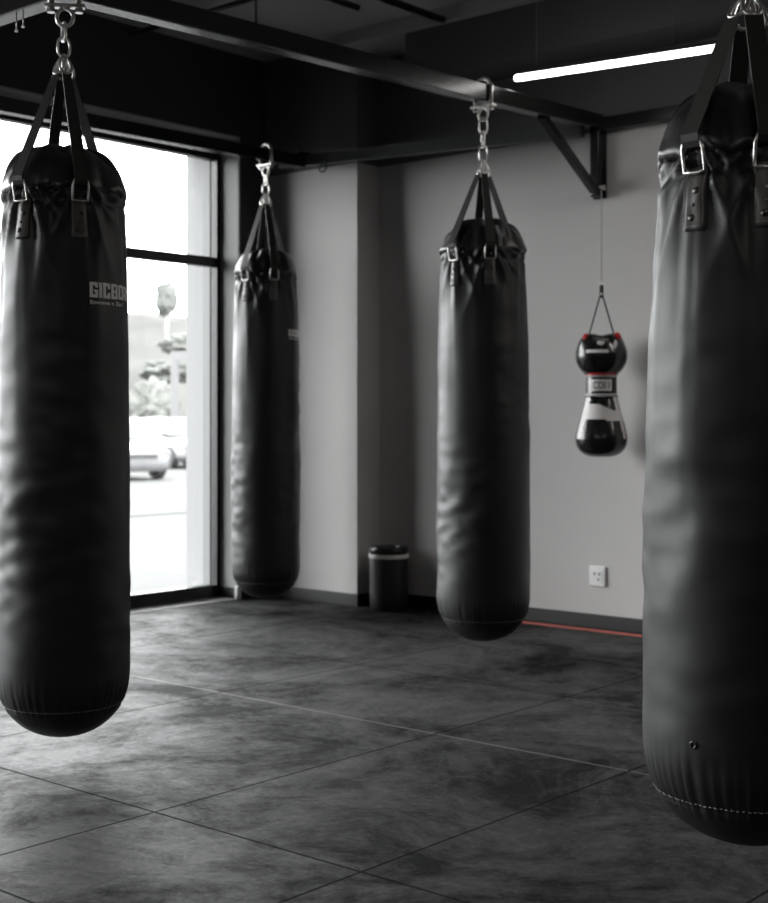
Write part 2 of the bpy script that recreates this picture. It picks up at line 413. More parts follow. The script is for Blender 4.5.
# ------------------------------------------------------------------ heavy bags
def make_bag(name, label, x, y, yaw, rad, zb, zt, zhub, zbeam, straps, seed, logo=None, eyelet=None, spread=.032, topw=.026, taper=[(0, .878), (.08, .912), (.25, .945), (.5, .975), (.9, 1.0)]):
    Hh = zt - zb
    root = thing(name, label, 'punching bag', (x, y, zb), yaw, 'hanging black punching bags')
    dome = .135 * rad / .19
    zr = Hh - dome - .012                # rim of the body, below the cover's lip
    tab = taper + [(9, 1.0)]; df = tab[0][1] / .905
    hb = rad * 1.12; seam = rad * .50
    sd = seed * 7.3
    def prof(z):
        r = rad * smoothtab(tab, zr - z)
        if z < hb:
            s = max(0.0, 1 - z / hb); r *= max(0.0, 1 - s ** 2.5) ** (1 / 2.15)
        return r
    def ndiff(a, b):
        d = (a - b + PI) % (2 * PI) - PI; return d
    def disp(th, z):
        u = zr - z
        d = 0.0
        cx, cy = math.cos(th), math.sin(th)
        # drape folds fanning out from every strap patch
        if u < .75:
            for k, ap in enumerate(straps):
                da = ndiff(th, R(ap))
                if abs(da) > 1.5: continue
                q = rad * da; uu = max(u - .0, 0) + .05
                ph = math.atan2(q, uu)
                amp = .0125 * math.exp(-uu / .24) * min(1, abs(q) / .03 + .15) * math.exp(-(da / .75) ** 2)
                d += amp * (.75 - 1.7 * abs(math.sin(8.0 * ph + .9 * noise.noise((sd + k, q * 7, z * 3)))))
            nn = noise.noise((cx * 3.2 + sd, cy * 3.2, u * 1.4))
            d += .0042 * math.exp(-u / .20) * math.sin(13 * th + 4 * nn + seed)
        # hem round the top
        if 0 <= u < .05: d += .0045 * math.exp(-((u - .012) / .010) ** 2) - .004 * math.exp(-((u - .036) / .008) ** 2)
        # slack creases round the body
        n1 = noise.noise((cx * 1.3 + sd, cy * 1.3, z * 6.5)); n2 = noise.noise((cx * 2.4 + sd, cy * 2.4 + 5, z * 21))
        m = max(0, noise.noise((cx * .9, cy * .9 + sd, z * 1.8)) + .35)
        mid = math.exp(-((z / Hh - .42) / .30) ** 2)
        d += m * mid * (.010 * n1 + .0078 * n2) + .0022 * noise.noise((cx * 1.5, cy * 1.5 + sd, z * 2.2))
        # gathers above the bottom seam
        g = math.exp(-((z - seam - .03) / .05) ** 2) if z > seam else math.exp(-((z - seam) / .02) ** 2)
        n3 = noise.noise((cx * 5 + sd, cy * 5, 2.0))
        d += .0036 * g * math.sin(54 * th + 5 * n3) * (.6 + .6 * n3)
        d -= .0045 * math.exp(-((z - seam) / .006) ** 2)
        return d
    def surf(th, z, extra=0.0):
        r = prof(z); r = r + disp(th, z) * min(1, r / (rad * .5)) + extra
        return Vector((r * math.sin(th), -r * math.cos(th), z))
    # body
    bm = NB(); n = 168
    zs = []
    zz = zr
    while zz > hb: zs.append(zz); zz -= .0085
    k = 40
    zs += [hb * (1 - math.sin(PI / 2 * i / k)) for i in range(k)]
    inner = [(zr + .010, .86 * df), (zr + .002, .91 * df)]
    rings = []
    for z, f in inner:
        rings.append([bm.verts.new((rad * f * math.sin(2 * PI * j / n), -rad * f * math.cos(2 * PI * j / n), z)) for j in range(n)])
    for z in zs:
        rings.append([bm.verts.new(surf(2 * PI * j / n, z)) for j in range(n)])
    for A, B in zip(rings, rings[1:]):
        for j in range(n): bm.faces.new((A[j], A[(j + 1) % n], B[(j + 1) % n], B[j]))
    c = bm.verts.new((0, 0, 0)); B = rings[-1]
    for j in range(n): bm.faces.new((B[j], B[(j + 1) % n], c))
    bm.faces.new(rings[0][::-1])
    obj('body', bm, M['leather'], root, smooth=True)
    # gathered top cover
    def cover_pt(th, t):
        # t 0 apex .. 1 lip
        pr = [(0, 0, 0), (.25, .36, .005), (.5, .66, .024), (.72, .83, .060), (.88, .915, .106), (.96, .945, .130), (1, .93, .140)]
        r = smooth_pair(pr, t, 1); dz = smooth_pair(pr, t, 2)
        nn = noise.noise((math.cos(th) * 1.8 + sd, math.sin(th) * 1.8, 3.1))
        fold = math.sin(7 * th + 3.5 * nn + seed * 1.7)
        n4 = noise.noise((math.cos(th) * 4.5 + sd, math.sin(th) * 4.5, t * 2.0)); rr = rad * df * r * (1 + .030 * fold * t ** 3 + .03 * nn * t + .022 * n4 * t)
        z = Hh - dz * rad / .19 * .985 - .020 * math.sin(PI * t) * (.5 + .5 * fold) - .022 * abs(n4) * t + .008 * nn * math.sin(PI * t)
        for ap in straps:   # the cover dips where a strap comes over it
            da = ndiff(th, R(ap + 24)); z -= .016 * math.exp(-(da / .10) ** 2) * max(0, t - .45) ** 1.2
            rr *= 1 - .035 * math.exp(-(da / .12) ** 2) * t ** 2
        if t > .93: z += .012 * noise.noise((math.cos(th) * 3 + sd, math.sin(th) * 3, 8))
        return Vector((rr * math.sin(th), -rr * math.cos(th), z))
    bm = NB(); n = 144; ts = [i / 30 for i in range(1, 31)]
    rings = [[bm.verts.new(cover_pt(2 * PI * j / n, t)) for j in range(n)] for t in ts]
    low = [bm.verts.new(Vector((v.co.x * .93, v.co.y * .93, v.co.z - .010))) for v in rings[-1]]; rings.append(low)
    low2 = [bm.verts.new(Vector((v.co.x * .80, v.co.y * .80, v.co.z + .006))) for v in rings[-2]]; rings.append(low2)
    top = bm.verts.new((0, 0, Hh))
    for j in range(n): bm.faces.new((top, rings[0][j], rings[0][(j + 1) % n]))
    for A, B in zip(rings, rings[1:]):
        for j in range(n): bm.faces.new((A[j], A[(j + 1) % n], B[(j + 1) % n], B[j]))
    obj('top_cover', bm, M['leather_top'], root, smooth=True)
    # stitched seam at the bottom
    bm = NB()
    ns = 110
    for j in range(ns):
        a0 = 2 * PI * j / ns; a1 = a0 + 2 * PI / ns * .62
        tube(bm, [surf(a0, seam + .003, .003), surf((a0 + a1) / 2, seam + .003, .0042), surf(a1, seam + .003, .003)], .0009, 5)
    o = obj('stitching', bm, M['thread'], root, smooth=True); o['label'] = 'pale stitched seam'
    # patches, rings, straps
    hub = Vector((0, 0, zhub - zb))
    ptop = zr - .028; plen = .118; pw = .050
    ncar = len(straps)
    for k, ap in enumerate(straps):
        a = R(ap)
        def ps(s, v, e): return surf(a + s / rad, v, e)
        bm = NB(); nx, nz_ = 8, 18
        fr = [[None] * (nx + 1) for _ in range(nz_ + 1)]; bk = [[None] * (nx + 1) for _ in range(nz_ + 1)]
        for i in range(nz_ + 1):
            for j in range(nx + 1):
                s = (j / nx - .5) * pw; v = ptop - plen * i / nz_
                if i == nz_ and j in (0, nx): s *= .88
                edge = (j in (0, nx) or i in (0, nz_))
                base = prof(v) + .0035
                e = .0030 if edge else (.0062 if (j in (1, nx - 1) or i in (1, nz_ - 1)) else .0050)
                fr[i][j] = bm.verts.new(ps(s, v, e + .002)); bk[i][j] = bm.verts.new(ps(s, v, -.006))
        for i in range(nz_):
            for j in range(nx):
                f = bm.faces.new((fr[i][j], fr[i][j + 1], fr[i + 1][j + 1], fr[i + 1][j]))
                bm.faces.new((bk[i][j], bk[i + 1][j], bk[i + 1][j + 1], bk[i][j + 1]))
        for i in range(nz_):
            bm.faces.new((fr[i][0], fr[i + 1][0], bk[i + 1][0], bk[i][0])); bm.faces.new((fr[i][nx], bk[i][nx], bk[i + 1][nx], fr[i + 1][nx]))
        for j in range(nx):
            bm.faces.new((fr[0][j], bk[0][j], bk[0][j + 1], fr[0][j + 1])); bm.faces.new((fr[nz_][j], fr[nz_][j + 1], bk[nz_][j + 1], bk[nz_][j]))
        # raised edge stitching
        pe = obj('strap_patch', bm, M['patch'], root, smooth=True)
        bm = NB(); q = .43 * pw
        loop = [(-q, ptop - .006), (q, ptop - .006), (q, ptop - plen + .008), (-q, ptop - plen + .008), (-q, ptop - .006)]
        pts = []
        for (s0, v0), (s1, v1) in zip(loop, loop[1:]):
            for i in range(8): pts.append(ps(s0 + (s1 - s0) * i / 8, v0 + (v1 - v0) * i / 8, .0076))
        tube(bm, pts, .0009, 5, closed=True); obj('edge_stitching', bm, M['patch_edge'], pe, smooth=True)
        for i, (s, v) in enumerate(((.006, .045), (0, .070), (-.005, .094))):
            p = ps(s, ptop - v, .0065); nrm = Vector((math.sin(a), -math.cos(a), 0))
            bm = NB(); mt = Matrix.Translation(p) @ nrm.to_track_quat('Z', 'Y').to_matrix().to_4x4()
            rr = .0078 if i != 1 else .0042
            lathe_loc = [(0, .0035), (rr * .5, .0032), (rr * .8, .002), (rr, -.001)]
            lathe(bm, lathe_loc, 14); bmesh.ops.transform(bm, matrix=mt, verts=bm.verts[:]); obj('rivet', bm, M['rivet'], pe, smooth=True)
        # metal ring standing out of the patch, clear of the cover's lip
        rw = .0225; rc = Vector((math.sin(a), -math.cos(a), 0)); tg = Vector((math.cos(a), math.sin(a), 0))
        r0 = prof(ptop) + .008; zt0 = ptop - .008; zt1 = zr + .022; r1 = rad * df * .945 + .014
        def dp(s, f): return rc * (r0 + (r1 - r0) * f) + tg * s + Vector((0, 0, zt0 + (zt1 - zt0) * f))
        pts = [dp(-rw, 0), dp(-rw, .35), dp(-rw, .7), dp(-rw * .8, .93), dp(-rw * .4, 1), dp(rw * .4, 1), dp(rw * .8, .93), dp(rw, .7), dp(rw, .35), dp(rw, 0), dp(rw * .4, -.04), dp(-rw * .4, -.04)]
        bm = NB(); tube(bm, pts, .0036, 8, closed=True); obj('metal_ring', bm, M['steel'], root, smooth=True)
        # webbing strap from the ring up to the carabiner
        ctr = hub + rc * spread + Vector((0, 0, -.040))
        b0 = dp(0, .93)
        # over the edge of the cover, then straight up to the hub
        knots = [b0 + Vector((0, 0, -.010)) - rc * .002, b0 + rc * .004]
        end = ctr + Vector((0, 0, -.004)); ncut = 10
        start = b0 + rc * .006 + Vector((0, 0, .012))
        line = []
        for i in range(ncut + 1):
            t = i / ncut; p = start.lerp(end, t)
            line.append(p)
        knots += line
        bm = NB(); w0, w1 = .038, topw; th_ = .0042; prev = None
        for i, p in enumerate(knots):
            t = i / (len(knots) - 1); w = w0 + (w1 - w0) * t ** 2.2
            d = (knots[min(i + 1, len(knots) - 1)] - knots[max(i - 1, 0)]).normalized(); nn_ = d.cross(tg).normalized()
            ring = [bm.verts.new(p + tg * sx_ * w / 2 + nn_ * sy_ * th_ / 2) for sx_, sy_ in ((-1, -1), (1, -1), (1, 1), (-1, 1))]
            if prev:
                for q_ in range(4): bm.faces.new((prev[q_], prev[(q_ + 1) % 4], ring[(q_ + 1) % 4], ring[q_]))
            else: bm.faces.new(ring)
            prev = ring
        bm.faces.new(prev[::-1]); obj('strap', bm, M['web'], root)
        # carabiner: pear-shaped loop between strap and chain end
        bm = NB(); pts = []
        L_ = .072; mid = (hub + Vector((0, 0, .012)) + ctr) / 2; ax = (hub + Vector((0, 0, .012)) - ctr + Vector((0, 0, .01))).normalized()
        sd_ = tg
        for i in range(26):
            t = 2 * PI * i / 26; wv = .016 * (1 + .35 * math.cos(t + PI))
            pts.append(mid + ax * (L_ / 2 * math.cos(t)) + sd_ * wv * math.sin(t))
        tube(bm, pts, .0042, 8, closed=True); obj('carabiner', bm, M['steel'], root, smooth=True)
    # chain up to the clamp's hook
    ztop = zbeam - zb - .072
    z0 = hub.z + .018
    span = ztop - z0
    nl = max(1, round(span / .058)); pitch = span / nl; ll = pitch + .0135
    for i in range(nl):
        zc = z0 + pitch * (i + .5)
        bm = NB(); pts = []
        hw = .0185; hl = ll / 2
        tw = .3 + (PI / 2 if i % 2 else 0)
        for q in range(24):
            t = 2 * PI * q / 24
            sxx = hw * math.copysign(abs(math.sin(t)) ** .75, math.sin(t)); szz = (hl - .002) * math.copysign(abs(math.cos(t)) ** .8, math.cos(t))
            pts.append((sxx * math.cos(tw), sxx * math.sin(tw), zc + szz))
        tube(bm, pts, .0044, 8, closed=True); obj('chain_link', bm, M['steel'], root, smooth=True)
    # printed lettering
    if logo:
        for txt, th0, arc, zlo, hgt, off in logo:
            t = block_text(txt, hgt, arc * rad) if off is None else text_mesh(txt, hgt, off, arc * rad, maxedge=.008)
            for v in t.verts:
                th = R(th0) + v.co.x / rad; v.co = surf(th, zlo - zb + v.co.y, .0014)
            o = obj('printed_logo', t, M['print'], root, smooth=True); o['label'] = 'white printed lettering'
    if eyelet:
        p = surf(R(eyelet[0]), eyelet[1] - zb, .0015); nr = Vector((math.sin(R(eyelet[0])), -math.cos(R(eyelet[0])), 0)); q = nr.to_track_quat('Z', 'Y')
        bm = NB(); tube(bm, [p + q @ Vector((.0058 * math.cos(t), .0058 * math.sin(t), 0)) for t in [2 * PI * i / 18 for i in range(18)]], .0018, 6, closed=True); o = obj('vent_eyelet', bm, M['rivet'], root, smooth=True)
    return root

def block_text(txt, height, width):
    G = {'G': (1, [(0, .38, 0, 1), (.38, 1, .8, 1), (.38, 1, 0, .2), (.64, 1, .2, .52), (.5, .64, .38, .52), (.64, 1, .66, .8)]),
         'I': (.40, [(0, 1, 0, 1)]),
         'C': (1, [(0, .40, 0, 1), (.40, 1, .8, 1), (.40, 1, 0, .2), (.64, 1, .62, .8), (.64, 1, .2, .38)]),
         'B': (1.05, [(0, .40, 0, 1), (.40, .9, .82, 1), (.40, .9, .43, .57), (.40, .9, 0, .18), (.66, .96, .53, .94), (.66, 1, .06, .47)]),
         'O': (1, [(0, .37, .03, .97), (.37, .63, .8, 1), (.37, .63, 0, .2), (.63, 1, .03, .97)]),
         'A': (1, [(0, .36, 0, .94), (.36, .64, .8, 1), (.36, .64, .26, .44), (.64, 1, 0, .94)])}
    tot = sum(G[c][0] + .14 for c in txt) - .14; k = width / tot; x = 0; bm = NB()
    for c in txt:
        w, rs = G[c]
        for a, b, lo, hi in rs:
            na = max(1, int((b - a) * w * k / .006)); nb = max(1, int((hi - lo) * height / .006))
            g = [[bm.verts.new(((x + (a + (b - a) * i / na) * w) * k, (lo + (hi - lo) * j / nb) * height, 0)) for i in range(na + 1)] for j in range(nb + 1)]
            for j in range(nb):
                for i in range(na): bm.faces.new((g[j][i], g[j][i + 1], g[j + 1][i + 1], g[j + 1][i]))
        x += w + .14
    bmesh.ops.remove_doubles(bm, verts=bm.verts[:], dist=.0002)
    return bm

def smooth_pair(tab, t, k):
    if t <= 0: return tab[0][k]
    n = len(tab)
    for i in range(n - 1):
        a, b = tab[i], tab[i + 1]
        if t <= b[0]:
            h = b[0] - a[0]; s = (t - a[0]) / h
            p = tab[i - 1] if i > 0 else a; q = tab[i + 2] if i + 2 < n else b
            ma = (b[k] - p[k]) / (b[0] - p[0]) * h; mb = (q[k] - a[k]) / (q[0] - a[0]) * h
            return (2 * s ** 3 - 3 * s ** 2 + 1) * a[k] + (s ** 3 - 2 * s ** 2 + s) * ma + (-2 * s ** 3 + 3 * s ** 2) * b[k] + (s ** 3 - s ** 2) * mb
    return tab[-1][k]

VIEW = 40.75
OPP = [14, 194, -40, 140]
make_bag('punching_bag', 'large black punching bag with white lettering hanging in front of the window',
         -3.363, 2.448, R(VIEW + 13.2), .1940, .0856, 1.832, 2.085, 2.266, OPP, 1,
         logo=[('GICBOA', 22.5, R(52), 1.371, .044, None), ('Emmme n Zin1', 23, R(40), 1.352, .0115, .02)], taper=[(0, .90), (.08, .925), (.25, .955), (.5, .98), (.9, 1.0)])
clamp(-3.36, 2.45, 2.266, .066, BH, rot=R(45))
make_bag('punching_bag', 'black punching bag hanging farthest back, by the window jamb and grey column',
         -5.25, 5.125, R(VIEW + 5.0), .1830, .067, 1.935, 2.215, 2.404, OPP, 2,
         logo=[('GICBOA', 43, R(46), 1.462, .036, None), ('Emmme n Zin1', 44, R(34), 1.446, .0095, .02)])
clamp(-5.25, 5.125, 2.404, .060, .066)
ym = 4.71
make_bag('punching_bag', 'black punching bag in the middle, hanging from the long beam beside the corner bin',
         x_main(ym), ym, R(VIEW - 4.2), .2000, .075, 1.882, 2.115, z_main(ym) - BH / 2, [9, 189, -42, 138], 3)
clamp(x_main(ym), ym, z_main(ym) - BH / 2, .066, BH)
make_bag('punching_bag', 'biggest and nearest black punching bag, cut off by the right edge of the photo',
         -1.185, 2.45, R(VIEW - 15.0), .1985, .211, 1.667, 1.828, 2.266, [11, 191, -33, 147], 5, eyelet=(-29, .428), spread=.052, topw=.034, taper=[(0, .825), (.09, .872), (.22, .92), (.36, .96), (.55, .985), (.85, 1.0)])
clamp(-1.185, 2.45, 2.266, .066, BH, rot=R(90))

# ------------------------------------------------------------------ glove-shaped bag on a cord
gb = thing('glove_bag', 'small glossy black, white and red glove-shaped bag hung by a cord at the wall', 'boxing glove bag', (-3.445, 5.578, .845), R(33))
gz = .845
up = [(0, .586), (.030, .588), (.060, .586), (.083, .578), (.098, .560), (.110, .535), (.119, .505), (.122, .480), (.119, .455), (.108, .428), (.094, .408), (.080, .395), (.073, .388), (.0, .388)]
def densify(p, n=5):
    out = []
    tab = [(i, r, z) for i, (r, z) in enumerate(p)]
    for i in range((len(p) - 1) * n + 1):
        t = i / n; out.append((max(0, smooth_pair(tab, t, 1)), smooth_pair(tab, t, 2)))
    out[0] = p[0]; out[-1] = p[-1]; return out
def dent(o, fn):
    for v in o.data.vertices: v.co = fn(v.co)
def up_glint_mi(th, z):
    # a: 0 to the front (-y), + to the right
    a = math.degrees(math.atan2(math.cos(th), -math.sin(th)))
    if .492 < z < .506 and -38 < a < 14: return 1  # band, spot and slanted patch below: highlights on the gloss, painted white
    if ((a + 3) / 9) ** 2 + ((z - .538) / .012) ** 2 < 1: return 1
    if ((a - 34 - (z - .53) * 200) / 6) ** 2 + ((z - .530) / .020) ** 2 < 1: return 1
    return 0
bm = NB(); lathe(bm, densify(up), 96, sy=.82, mi=up_glint_mi)
o = obj('upper_glove', bm, [M['gloss'], M['glovewhite']], gb, smooth=True)
dent(o, lambda c: Vector((c.x, c.y, c.z - (.012 * math.exp(-(c.x / .035) ** 2) if c.z > .55 else 0))))
for s in (-1, 1):
    bm = NB(); bmesh.ops.create_uvsphere(bm, u_segments=20, v_segments=12, radius=.019 if s > 0 else .016)
    q = obj('red_tip', bm, M['glovered'], gb, smooth=True, loc=(s * .073, -.040, .566)); q.scale = (1, 1, 1.15); q['label'] = 'red tip'
bm = NB(); lathe(bm, [(0, .397), (.078, .397), (.079, .392), (.078, .387), (0, .387)], 64, sy=.86); q = obj('red_piping', bm, M['glovered'], gb, smooth=True); q['label'] = 'red piping'
# cuff
bm = NB(); lathe(bm, [(0, .390), (.074, .390), (.0755, .386), (.0745, .380), (.0725, .376), (.0725, .300), (.0755, .296), (.077, .290), (.075, .284), (0, .284)], 72, sy=.86, mi=lambda th, z: 1 if (z > .377 or z < .299) else 0)
obj('cuff', bm, [M['gloss'], M['glovegrey']], gb, smooth=False)
def cuff_pt(x, z, e): # x along arc
    th = x / .0725; return Vector(((.0725 + e) * math.sin(th), -(.0725 + e) * .86 * math.cos(th), z))
bm = NB(); nx = 14; rows = [[bm.verts.new(cuff_pt(-.055 + .103 * j / nx, z, e)) for j in range(nx + 1)] for z, e in ((.312, .0005), (.312, .003), (.366, .003), (.366, .0005))]
for A, B in zip(rows, rows[1:]):
    for j in range(nx): bm.faces.new((A[j], A[j + 1], B[j + 1], B[j]))
lab = obj('cuff_label', bm, M['glovewhite'], gb); lab['label'] = 'white cuff label'
t = text_mesh('CDI I', .036, .035, .080, maxedge=.008)
for v in t.verts: v.co = cuff_pt(-.043 + v.co.x, .321 + v.co.y, .0038)
obj('lettering', t, M['patch_edge'], lab)
lo = [(0, .290), (.073, .290), (.076, .275), (.083, .245), (.096, .200), (.110, .150), (.120, .105), (.122, .080), (.116, .052), (.100, .026), (.075, .009), (.045, .001), (0, 0)]
def lo_mi(th, z):
    x = math.cos(th); front = -math.sin(th)
    a = math.degrees(math.atan2(x, front))
    if abs(a) > 110: return 0
    topb = .252 - .030 * min(1, max(0, (a + 12) / 45))
    if .176 - .0001 * a < z < topb and abs(a) < 74: return 1
    if z < .283 and z > .088 and (-74 < a < -52 + (z - .17) * 60 or 52 - (z - .17) * 60 < a < 68): return 1
    return 0
bm = NB(); lathe(bm, densify(lo, 7), 128, sy=.82, mi=lo_mi)
obj('lower_glove', bm, [M['gloss'], M['glovewhite']], gb, smooth=True)
# straps to an apex, sleeve, ring, cord up to the bracket's hook
ap_ = Vector((0, 0, .765))
for s in (-1, 1):
    bm = NB(); bar(bm, (s * .060, -.012, .572), ap_ + Vector((s * .006, 0, 0)), .007, .004, up=(0, 1, 0)); obj('hanging_strap', bm, M['web'], gb)
bm = NB(); lathe(bm, [(0, .815), (.008, .815), (.0095, .805), (.010, .77), (.008, .755), (0, .755)], 16); obj('strap_sleeve', bm, M['web'], gb, smooth=True)
bm = NB(); bmesh.ops.create_uvsphere(bm, u_segments=10, v_segments=8, radius=.006, matrix=Matrix.Translation((0, -.009, .772))); obj('rivet', bm, M['steel'], gb, smooth=True)
bm = NB(); tube(bm, [(.010 * math.sin(a), 0, .823 + .013 * math.cos(a)) for a in [2 * PI * i / 16 for i in range(16)]], .0028, 6, closed=True); obj('metal_ring', bm, M['steel'], gb, smooth=True)
bm = NB(); tube(bm, [(0, 0, .835), (0, 0, 1.0), (0, 0, 1.275)], .0026, 6); obj('hanging_cord', bm, M['cord'], gb, smooth=True)

# ------------------------------------------------------------------ ceiling light
cl = thing('tube_light', 'long glowing white tube light hung on wires above the right end of the beam', 'ceiling light', (-3.02, 5.0, 2.525))
bm = NB(); n = 14
def tube_sec(x, f=1.0):
    return [bm.verts.new((x, .016 * f * math.cos(2 * PI * i / n), .015 * f * math.sin(2 * PI * i / n))) for i in range(n)]
xs = [-.515, -.512, -.505, .505, .512, .515]; fs = [.55, .85, 1, 1, .85, .55]
rg = [tube_sec(x, f) for x, f in zip(xs, fs)]
for A, B in zip(rg, rg[1:]):
    for j in range(n): bm.faces.new((A[j], A[(j + 1) % n], B[(j + 1) % n], B[j]))
bm.faces.new(rg[0][::-1]); bm.faces.new(rg[-1]); o = obj('glowing_tube', bm, M['tube'], cl, smooth=True); o.rotation_euler.y = R(2.3)
bm = NB(); box(bm, -.50, .50, -.012, .012, .012, .032); o = obj('housing', bm, M['lamp'], cl, bevel=.003); o.rotation_euler.y = R(2.3)
for dx in (-.40, .27):
    bm = NB(); tube(bm, [(dx, 0, .03), (dx, 0, CEIL - 2.525 - .002)], .0020, 6); obj('hanging_wire', bm, M['patch_edge'], cl, smooth=True)

# ------------------------------------------------------------------ pipes under the ceiling
def pipe(label, a, b, r):
    bm = NB(); c = (Vector(a) + Vector(b)) / 2
    tube(bm, [Vector(a) - c, Vector(b) - c], r, 10); d = (Vector(b) - Vector(a)).normalized()
    o = obj('ceiling_conduit', bm, M['frame'], smooth=True, loc=c)
    for f in (.15, .85):
        p = Vector(a).lerp(Vector(b), f) - c
        q = NB(); box(q, p.x - .012, p.x + .012, p.y - .012, p.y + .012, p.z, CEIL - .001 - c.z); obj('conduit_clip', q, M['frame'], o)
    return tag(o, label, 'conduit', 'conduits under the ceiling')
pipe('dark conduit under the ceiling, the shorter one nearer the window', (-4.44, 2.6, 3.03), (-4.44, 4.96, 3.03), .016)
pipe('dark conduit under the ceiling, the longer one running to the back wall', (-4.25, 2.6, 3.03), (-4.25, 5.39, 3.03), .018)
pipe('thin dark conduit crossing the ceiling near the window lintel', (-5.69, 4.57, 3.05), (-4.46, 4.57, 3.05), .013)

# ------------------------------------------------------------------ bin, socket, tape
bn = thing('trash_bin', 'small round black bin with pale band under its lid, in the corner beside the column', 'bin', (-4.785, 5.592, 0), R(VIEW))
bm = NB(); lathe(bm, [(0, .282), (.104, .282), (.1045, .275), (.104, .10), (.102, .012), (.098, .004), (.09, 0), (0, 0)], 56); obj('body', bm, M['binblack'], bn, smooth=True, autosmooth=1)
bm = NB(); lathe(bm, [(.100, .300), (.1085, .300), (.1095, .297), (.1095, .282), (.1085, .279), (.100, .279), (.100, .300)], 56); q = obj('rim_band', bm, M['binband'], bn, smooth=False); q['label'] = 'pale rim band'
bm = NB(); lathe(bm, [(.062, .338), (.092, .340), (.101, .336), (.1045, .326), (.1045, .299), (0, .299)], 56); lathe(bm, [(.062, .338), (.060, .320), (0, .316)], 56); obj('lid', bm, M['binlid'], bn, smooth=True)
bm = NB(); lathe(bm, [(0, .332), (.050, .331), (.057, .326), (.055, .319), (0, .319)], 40); q = obj('lid_flap', bm, M['binlid'], bn, smooth=True); q.rotation_euler = (R(4), R(-3), 0)

so = thing('wall_socket', 'white square wall socket low on the grey back wall', 'socket', (-3.570, YB, .255))
bm = NB(); box(bm, -.046, .046, -.011, 0, -.050, .050); obj('cover_plate', bm, M['white'], so, bevel=.005)
bm = NB(); box(bm, -.030, .030, -.014, -.010, -.030, .030); obj('socket_insert', bm, M['white'], so, bevel=.003)
for i, (dx, dz) in enumerate(((-.012, .012), (.015, .012), (.010, -.014))):
    bm = NB(); box(bm, dx - .0045, dx + .0045, -.0148, -.0120, dz - .006, dz + .006); obj('socket_hole', bm, M['socket'], so)

bm = NB(); box(bm, -2.2, 5.3, -.022, .022, 0, .0035)
tag(obj('floor_tape', bm, M['tape'], loc=(-1.85, 5.672, 0)), 'red tape stripe on the floor along the back wall', 'floor tape')

# ------------------------------------------------------------------ outside
ST = -.35
bm = NB(); box(bm, -13.6, -6.15, -14, 30, -.5, -.20); struct('pavement', bm, M['pave'])
bm = NB(); box(bm, -13.78, -13.6, -14, 40, -.5, -.19); struct('kerb', bm, M['kerb'])
bm = NB(); box(bm, -120, -13.78, -40, 110, -.6, ST); struct('street', bm, M['pave'])
# pale hillside across the street
bm = NB(); nx, ny = 60, 30; g = []
hc = Vector((-68, 56, ST)); du = Vector((.7576, .6527, 0)); dv = Vector((-.6527, .7576, 0))
for i in range(ny + 1):
    row = []
    for j in range(nx + 1):
        u = (j / nx - .5) * 90; v = (i / ny - .5) * 46 - 4
        h = 10.2 * (lambda t: t * t * (3 - 2 * t))(min(1, max(0, (v + 24) / 34)))
        h *= .85 + .35 * noise.noise((u * .06, v * .06, 1.0)); h += .6 * noise.noise((u * .3, v * .3, 4)) * min(1, h)
        row.append(bm.verts.new(hc + du * u + dv * v + Vector((0, 0, max(-.1, h)))))
    g.append(row)
for i in range(ny):
    for j in range(nx): bm.faces.new((g[i][j], g[i][j + 1], g[i + 1][j + 1], g[i + 1][j]))
struct('hillside', bm, M['hill'], smooth=True)

def tree(name, label, cat, x, y, z, rx, rz, trunk, m, seed, group=None):
    r = thing(name, label, cat, (x, y, z), 0, group)
    bm = NB(); bmesh.ops.create_icosphere(bm, subdivisions=5, radius=1)
    for v in bm.verts:
        c = v.co.copy(); k = 1 + .30 * noise.noise(c * 1.7 + Vector((seed, 0, 0))) + .20 * noise.noise(c * 4 + Vector((0, seed, 0))) + .12 * noise.noise(c * 10)
        v.co = Vector((c.x * rx * k, c.y * rx * k, trunk + rz + c.z * rz * k))
    obj('crown', bm, m, r, smooth=False)
    bm = NB(); tube(bm, [(0, 0, -.3), (.02, .03, trunk * .5 + .2), (0, 0, trunk + rz * .8)], [.14, .11, .06], 8); obj('trunk', bm, M['bark'], r, smooth=True)
    return r
tree('tree', 'round grey tree alone on the skyline outside the window', 'tree', -58.0, 49.0, 5.6, .62, .85, 1.2, M['foliage_dark'], 3)
tree('tree', 'broad pale tree on the slope, right below the skyline tree', 'tree', -54.2, 47.6, 3.2, 1.6, .6, 1.2, M['foliage'], 9)
tree('tree', 'low darker tree on the slope above the white gate', 'tree', -51.2, 43.4, 2.2, 1.4, .55, .6, M['foliage_dark'], 14)
tree('shrub', 'dense grey shrub behind the cars, left of the white gate', 'shrub', -42.9, 35.6, ST, 1.05, 1.3, .3, M['foliage'], 21)
tree('shrub', 'grey shrub behind the cars, half hidden by the left punching bag', 'shrub', -44.6, 32.6, ST, 1.2, 1.35, .3, M['foliage_dark'], 25)
tree('shrub', 'grey shrub seen through the white gate', 'shrub', -41.0, 38.4, ST, 1.2, 1.4, .3, M['foliage'], 30)

gt = thing('gate_frame', 'white portal frame standing across the street behind the parked cars', 'gate', (-36.9, 31.55, ST), math.atan2(.6527, .7576))
for dx in (0, 2.6):
    bm = NB(); box(bm, dx - .13, dx + .13, -.13, .13, 0, 3.45); obj('post', bm, M['render'], gt, bevel=.01)
bm = NB(); box(bm, -.13, 2.73, -.13, .13, 3.45, 3.78); obj('lintel', bm, M['render'], gt, bevel=.01)

